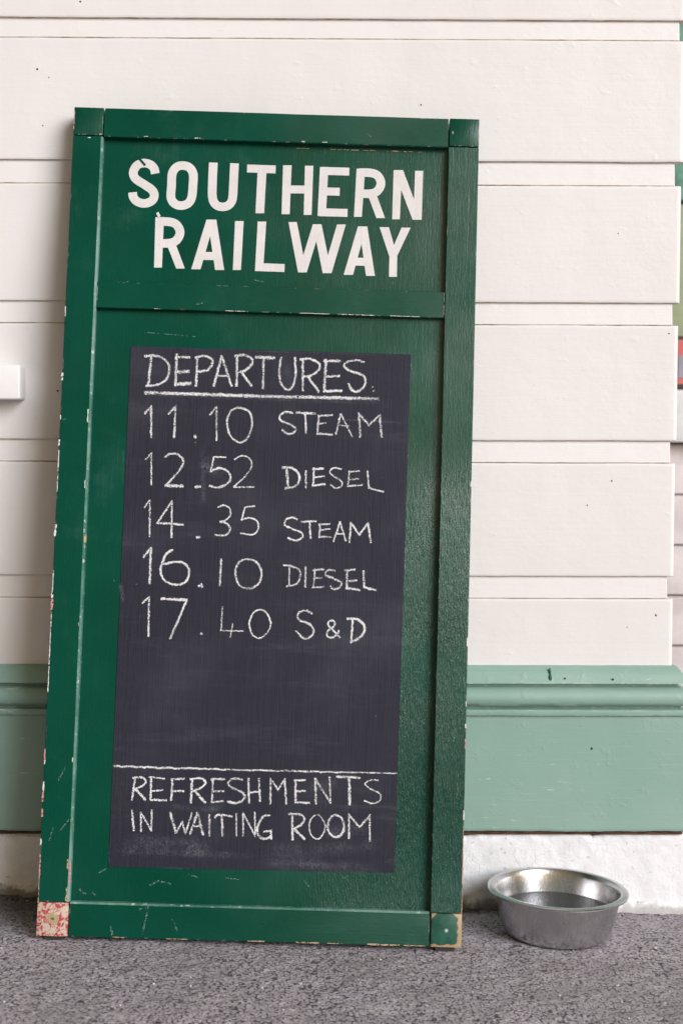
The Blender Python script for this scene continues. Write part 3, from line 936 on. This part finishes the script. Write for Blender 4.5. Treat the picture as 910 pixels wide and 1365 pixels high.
chalk('departure_time', [one(W1, C5, 217, 355, 260, 300, 252, 508), (q, W1 - .4, C5(385, 312, 350, 335, 325, 390, 316, 440, 340, 490, 400, 515, 458, 500, 482, 440, 455, 392, 400, 382, 332, 395)), one(4.2, C5, 538, 524, 552, 514, 560, 526),
                         one(W2, C5, 668, 365, 660, 520), (o_, W2 + .2, C5(805, 368, 765, 392, 750, 450, 772, 515, 825, 536, 880, 513, 902, 460, 886, 400, 848, 371))], 'chalked 16.10')
chalk('train_type', [(q, W2, C6(155, 382, 200, 389, 243, 410, 247, 450, 225, 488, 172, 500)), one(W3, C6, 188, 395, 186, 497), one(W2, C6, 277, 392, 276, 505),
                     one(W2, C6, 330, 405, 320, 508), one(W2, C6, 318, 412, 378, 405), one(W3, C6, 322, 455, 370, 452), one(W2, C6, 315, 507, 380, 504),
                     (q, W2, C6(440, 412, 402, 411, 388, 435, 440, 460, 474, 480, 465, 506, 432, 516, 415, 500)),
                     one(W2 + .3, C6, 508, 408, 505, 505), one(W2 + .6, C6, 495, 412, 552, 408), one(W2, C6, 505, 470, 560, 468), one(W1, C6, 500, 510, 578, 520),
                     one(W2, C6, 597, 415, 602, 505, 665, 522)], 'chalked DIESEL beside 16.10')
chalk('departure_time', [one(W3, C5, 210, 622, 250, 585, 245, 815), one(W2 + .4, C5, 320, 596, 468, 603), one(W1, C5, 468, 603, 372, 828), one(3.6, C5, 550, 798, 557, 801),
                         one(W3, C5, 675, 643, 668, 780), one(2.2, C5, 664, 781, 796, 784), one(2.2, C5, 735, 738, 721, 822),
                         (o_, W3, [(347, 812), (337, 817), (331.7, 831), (335, 844.5), (344.5, 850.5), (355, 844), (360.3, 831), (356, 818.5)])], 'chalked 17.40')
chalk('train_type', [(q, W1 - .2, C6(312, 652, 285, 636, 250, 640, 230, 665, 250, 690, 295, 708, 320, 738, 312, 772, 272, 792, 224, 748)),
                     (q, W2, C6(468, 785, 430, 745, 402, 712, 412, 692, 436, 696, 434, 722, 400, 748, 398, 776, 428, 784, 455, 760, 462, 745)),
                     one(W2, C6, 538, 680, 530, 808), (q, W1, C6(508, 680, 560, 682, 600, 712, 602, 752, 575, 785, 528, 812))], 'chalked S & D beside 17.40')
wig = [(140 + x / 4.3333, 1000 + (94 + 28 * x / 910 + random.uniform(-3, 3)) / 4.3333) for x in range(42, 880, 22)]
wig += [(340 + x / 4.1364, 1000 + (114 + 18 * x / 785 + random.uniform(-2.5, 2.5)) / 4.1364) for x in range(10, 560, 22)]
chalk('chalk_rule', [(s, 2.9, wig), (s, 2.3, C8(520, 125, 650, 128, 785, 131)), (s, 2.2, [(p[0] + 1, p[1] + random.uniform(-1, 1.2)) for p in wig[:22]])])
chalk('refreshment_notice', [
    one(W2, C7, 168, 165, 150, 292), (q, W2, C7(155, 163, 205, 160, 230, 182, 212, 208, 165, 230)), one(W1, C7, 170, 230, 228, 290),
    one(W2, C7, 262, 158, 258, 290), one(W3, C7, 250, 158, 340, 168), one(W3, C7, 262, 240, 330, 235), one(W2, C7, 258, 290, 350, 295),
    one(W2, C7, 385, 172, 378, 293), one(W2, C7, 376, 172, 455, 168), one(W2, C7, 380, 238, 450, 240),
    one(W1, C7, 500, 170, 492, 308), (q, W2, C7(488, 172, 545, 165, 577, 190, 550, 222, 500, 240)), one(W1, C7, 515, 240, 575, 308),
    one(W2 + .3, C7, 620, 170, 614, 300), one(W1, C7, 610, 172, 690, 170), one(W2, C7, 620, 242, 685, 240), one(W3, C7, 612, 306, 680, 298),
    (q, W2 + .3, C7(790, 175, 750, 166, 712, 184, 718, 212, 775, 240, 804, 265, 790, 295, 748, 310, 705, 300)),
    one(W2, C7, 825, 165, 830, 310), one(W2, C7, 825, 250, 895, 240), one(W2, C7, 885, 168, 893, 300),
    one(W2, C8, 82, 300, 84, 163, 125, 220, 162, 163, 170, 300),
    one(W2, C8, 222, 170, 222, 290), one(W2, C8, 214, 170, 275, 168), one(W2, C8, 220, 230, 275, 228), one(W2, C8, 220, 291, 300, 295),
    one(W2, C8, 335, 300, 330, 158), one(W2, C8, 330, 158, 415, 292), one(W3, C8, 415, 296, 410, 152),
    one(W1, C8, 450, 149, 578, 155), one(W1, C8, 518, 155, 522, 305),
    (q, W3, C8(680, 170, 640, 168, 606, 190, 640, 218, 688, 244, 690, 278, 650, 298, 602, 282))], 'chalked capitals reading REFRESHMENTS')
chalk('refreshment_notice', [
    one(W2, C7, 150, 350, 160, 470), one(W2, C7, 203, 475, 200, 363), one(W2, C7, 200, 363, 262, 470), one(W2, C7, 262, 472, 265, 350),
    one(W1, C7, 372, 365, 405, 482), one(W3, C7, 405, 482, 442, 420, 460, 487, 498, 368),
    one(W2, C7, 530, 365, 485, 492), one(W1, C7, 530, 365, 562, 495), one(W2, C7, 510, 445, 555, 440), one(W2, C7, 598, 378, 600, 500),
    (q, W2 + .3, C7(630, 392, 645, 380, 675, 378, 730, 388)), one(W2, C7, 672, 384, 675, 500), one(W3, C7, 755, 370, 757, 500),
    one(W3, C7, 795, 500, 795, 370, 865, 502, 862, 363),
    (q, W2, C8(80, 364, 45, 370, 15, 415, 10, 458, 32, 490, 70, 490, 86, 478)), one(W3, C8, 88, 495, 86, 448, 45, 456),
    one(W2, C8, 203, 360, 205, 500), (q, W2, C8(185, 356, 250, 360, 270, 385, 250, 418, 205, 440)), one(W2, C8, 215, 440, 272, 496),
    (o_, W3, C8(345, 360, 305, 388, 298, 440, 316, 482, 350, 494, 378, 460, 384, 412)),
    (o_, W2, C8(440, 361, 406, 395, 402, 445, 430, 480, 470, 475, 490, 435, 480, 385)),
    one(W2, C8, 518, 492, 518, 362, 575, 430, 632, 365, 633, 508)], 'chalked capitals reading IN WAITING ROOM')

# ---- knocks and scratches in the green paint
for pts, w in [(((150, 770), (151.5, 776)), 1.6), (((548, 484), (552, 496), (556, 505)), 1.5), (((520, 912), (532, 914), (536, 920), (535, 934)), 1.8), (((571, 900), (581, 886)), 1.4),
               (((130, 1165), (140, 1160)), 1.6), (((198, 1182), (210, 1176), (226, 1180)), 2.0), (((250, 1168), (262, 1171)), 1.6), (((300, 1172), (318, 1174)), 1.3), (((405, 1176), (412, 1184)), 1.8),
               (((162, 375), (170, 372), (174, 381)), 1.3), (((104, 1186), (112, 1194)), 3), (((121, 1192), (126, 1196)), 3), (((556, 850), (562, 842)), 1.5), (((566, 640), (568, 652), (574, 660)), 1.7),
               (((545, 700), (545, 716)), 1.2), (((190, 440), (260, 446)), 0.9), (((150, 1098), (158, 1090), (170, 1094)), 1.0)]:
    k = Ink(REC - 0.0002); k.stroke(list(pts), w, wob=.4, sub=.003); k.done('scratch', M_scr, panel)
for pts, w in [(((186, 1212), (198, 1209), (190, 1245)), 2.6), (((148, 1235), (150, 1246)), 3.2), (((230, 1225), (236, 1240)), 2.2), (((82, 560), (88, 558)), 1.5), (((78, 1040), (88, 1022)), 1.3), (((66, 1120), (72, 1100)), 1.3),
               (((80, 1108), (92, 1092)), 1.5), (((262, 405), (270, 404)), 1.8), (((340, 373), (352, 376)), 1.3), (((490, 178), (494, 182)), 1.6), (((618, 900), (619, 915)), 1.3), (((606, 950), (604, 990)), 1.2), (((610, 1030), (609, 1060)), 1.3)]:
    k = Ink(-0.0006); k.stroke(list(pts), w, wob=.4, sub=.003); k.done('scratch', M_scr, board)

# ---- paint knocked off the edges: white undercoat, red primer, bare wood
def mat_chip_paint(name, a, b):
    t = NT(name)
    g = t.noise(170, 4, 0.7)
    return t.done(t.mix(t.noise(60, 3), a, b), 0.7, Alpha=t.ramp(g, 0.40, 0.47))
M_fw = mat_chip_paint('white_undercoat_chip', (0.62, 0.60, 0.58), (0.80, 0.78, 0.76))
M_fp = mat_chip_paint('red_primer_chip', (0.55, 0.16, 0.17), (0.72, 0.36, 0.35))
M_fb = mat_chip_paint('bare_wood_chip', (0.34, 0.23, 0.12), (0.56, 0.43, 0.29))


def chip(mat, pts, w, y=-0.0006, parent=None):
    k = Ink(y); k.stroke(pts, w * .56, wob=.6, sub=.0035, raw=True); k.done('paint_chip', mat, parent or board)
UL = -XO + 0.0009
for a, b, w, mt in [(408, 421, 2.2, M_fw), (497, 506, 5.0, M_fw), (553, 559, 2.0, M_fw), (586, 594, 3.2, M_fw), (600, 655, 1.7, M_fw), (699, 714, 4.6, M_fw), (760, 790, 1.8, M_fw), (797, 812, 4.6, M_fp), (790, 798, 3.6, M_fw), (815, 852, 1.6, M_fw), (853, 905, 1.8, M_fw),
                    (905, 922, 2.2, M_fw), (998, 1012, 3.0, M_fp), (1013, 1018, 2.6, M_fw), (1040, 1054, 4.0, M_fw), (1054, 1068, 3.6, M_fp), (1078, 1088, 3.0, M_fp), (1118, 1126, 3.0, M_fw), (1138, 1166, 2.8, M_fp), (1166, 1202, 1.6, M_fb), (148, 172, 1.6, M_fp)]:
    xa = 100 - (a - 142) * 52 / 1104
    va, vb = uv((xa, a))[1], uv((xa, b))[1]
    chip(mt, [(UL, va), (UL, vb)], w)
for a, b, w, mt in [(640, 648, 2, M_fw), (850, 862, 3.0, M_fw), (935, 941, 2.5, M_fw), (965, 970, 2.5, M_fw), (985, 998, 2.5, M_fp), (1080, 1092, 2.6, M_fw), (1100, 1218, 1.9, M_fb), (1140, 1160, 2.6, M_fp), (1185, 1216, 2.4, M_fb)]:
    va, vb = uv((620, a))[1], uv((620, b))[1]
    chip(mt, [(XO - 0.0009, va), (XO - 0.0009, vb)], w)
for a, b, w in [(60, 72, 1.5), (150, 166, 1.6), (222, 250, 1.4), (330, 352, 2.2), (395, 425, 2.4), (436, 452, 1.8), (490, 505, 3.2), (507, 532, 2.6), (538, 566, 2.0)]:
    ua, ub = uv((a, 1250))[0], uv((b, 1250))[0]
    chip(M_fb, [(ua, 0.0014), (ub, 0.0014)], w, -0.0004)
for a, b, w, mt in [(1146, 1158, 3.6, M_fb), (1183, 1201, 4.0, M_fb), (640, 650, 2.4, M_fw), (545, 562, 2.4, M_fw), (830, 834, 2.4, M_fb), (1010, 1016, 2.2, M_fw)]:
    va, vb = uv((110, a))[1], uv((110, b))[1]
    chip(mt, [(-XI - 0.0046, va), (-XI - 0.0046, vb)], w)
chip(M_fp, [(-XI - 0.0014, uv((95, 1149))[1]), (-XI - 0.0014, uv((95, 1177))[1])], 3.4, 0.0007)
for a, b, w in [(395, 412, 1.2), (440, 478, 1.6), (484, 500, 1.2), (516, 534, 2.6), (538, 552, 2.0), (558, 564, 1.6)]:
    ua, ub = uv((a, 200))[0], uv((b, 200))[0]
    chip(M_fb, [(ua, VT - 0.0062), (ub, VT - 0.0062)], w, REC - 0.0004, panel)
chip(M_fb, [(-XI - 0.006, VT - 0.004 + 0.006), (-XI - 0.0025, VT + 0.0025)], 3.6)
chip(M_fw, [(-0.319, VT - 0.0045), (-0.315, VT - 0.0045)], 2.4)
chip(M_fb, [(0.2995, VT + 0.026), (0.2995, VT + 0.022)], 3.0, -0.0018)
for a, b in [(192, 197), (260, 267), (402, 406), (430, 436)]:
    ua, ub = uv((a, 184))[0], uv((b, 184))[0]
    chip(M_fw, [(ua, VT + 0.001), (ub, VT + 0.001)], 1.6, 0.0001)
for a, b in [(205, 216), (300, 330), (400, 440), (455, 500), (520, 560)]:
    ua, ub = uv((a, 415))[0], uv((b, 415))[0]
    chip(M_fw, [(ua, 1.0394), (ub, 1.0394)], 1.1, 0.0031)
chip(M_fw, [(XI - 0.0016, 1.0425), (XI - 0.0016, 1.0815)], 1.3, 0.0030)

# ------------------------------------------------------------------ the steel bowl
def lathe(bm, prof, n=96, mat=0):
    rings = []
    for r, z in prof:
        rings.append([bm.verts.new((r * math.cos(2 * math.pi * i / n), r * math.sin(2 * math.pi * i / n), z)) for i in range(n)] if r > 1e-6 else [bm.verts.new((0, 0, z))])
    for a, b in zip(rings, rings[1:]):
        for i in range(n):
            j = (i + 1) % n
            if len(a) == 1: f = bm.faces.new((a[0], b[j], b[i]))
            elif len(b) == 1: f = bm.faces.new((a[i], a[j], b[0]))
            else: f = bm.faces.new((a[i], a[j], b[j], b[i]))
            f.smooth = True; f.material_index = mat

bx, by = 0.386, -0.1195
tilt = Vector((0.028, 0.0, 1.0)).to_track_quat('Z', 'Y').to_matrix()
tilt = Matrix.Rotation(math.atan(-GROUND_SLOPE), 3, 'Y')
bowl = empty('dog_bowl', (bx, by, GROUND_SLOPE * bx - 0.0072), tilt)
tag(bowl, 'round brushed stainless steel dog bowl with rolled rim on the asphalt by the wall', 'dog bowl')
H = 0.0785
out = [(0, 0.003), (0.070, 0.003), (0.0755, 0.0012), (0.0815, 0.0004), (0.0865, 0.0022), (0.0905, 0.0065), (0.0935, 0.014), (0.0965, 0.027), (0.0995, 0.041), (0.1020, 0.053), (0.1040, 0.0625), (0.1052, 0.0690),
       (0.1058, 0.0722)]
inn = [(0.1046, 0.0752), (0.1030, 0.0690), (0.1004, 0.0532), (0.0980, 0.0415), (0.0950, 0.0275), (0.0922, 0.0150), (0.0895, 0.0080), (0.084, 0.0040), (0.06, 0.0042), (0, 0.0042)]
bm = bmesh.new(); lathe(bm, out + [(0.1066, 0.0748), (0.1056, 0.0762)] + inn)
from_bm('basin', bm, M_steel, bowl)
bm = bmesh.new()
lathe(bm, [(0.1068, 0.0742), (0.1100, 0.0753), (0.1140, 0.0752), (0.1166, 0.0738), (0.1180, 0.0734), (0.1188, 0.0744), (0.1187, 0.0758), (0.1170, 0.0772), (0.1140, 0.0782), (0.1105, 0.0785), (0.1075, 0.0781), (0.1055, 0.0768), (0.1050, 0.0755)])
from_bm('rolled_rim', bm, M_steel, bowl)
bm = bmesh.new(); lathe(bm, [(0.0972, 0.0398), (0.0960, 0.0391), (0.093, 0.0388), (0.05, 0.0388), (0, 0.0388)])
w = from_bm('drinking_water', bm, M_water)
w.matrix_world = bowl.matrix_world.copy() if False else Matrix.Translation((bx, by, GROUND_SLOPE * bx - 0.0072)) @ tilt.to_4x4()
tag(w, 'still clear water half filling the steel dog bowl', 'water', kind='thing')

# ------------------------------------------------------------------ crumbs of paint and grit lying on the asphalt
def grit():
    bm = bmesh.new()
    for i in range(150):
        x = random.uniform(-0.7, 0.9); y = random.uniform(-0.60, -0.02) if i % 3 else random.uniform(-0.03, -0.006)
        r = random.uniform(0.0008, 0.0024) * (1 if i % 3 else 1.3)
        mm = Matrix.Translation((x, y, GROUND_SLOPE * x - 0.0080 + r * .3)) @ Matrix.Rotation(random.random() * 6, 4, 'Z') @ Matrix.Diagonal((r * random.uniform(.8, 1.8), r, r * .7, 1))
        g = bmesh.ops.create_icosphere(bm, subdivisions=1, radius=1, matrix=mm)
        for v in g['verts']:
            v.co += Vector((random.uniform(-1, 1), random.uniform(-1, 1), random.uniform(-1, 1))) * r * .25
        mi = 0 if i % 3 else 1
        if i % 3 == 1: mi = 2
        for f in {f for v in g['verts'] for f in v.link_faces}: f.material_index = mi
    o = from_bm('grit', bm, [mat_flat('grey_grit', (0.30, 0.28, 0.27), 0.8), mat_flat('soil_crumbs', (0.05, 0.04, 0.025), 0.9), mat_flat('pale_paint_flakes', (0.62, 0.60, 0.57), 0.7)])
    tag(o, 'scattered grit and pale paint flakes lying on the asphalt', 'grit', kind='stuff')
grit()
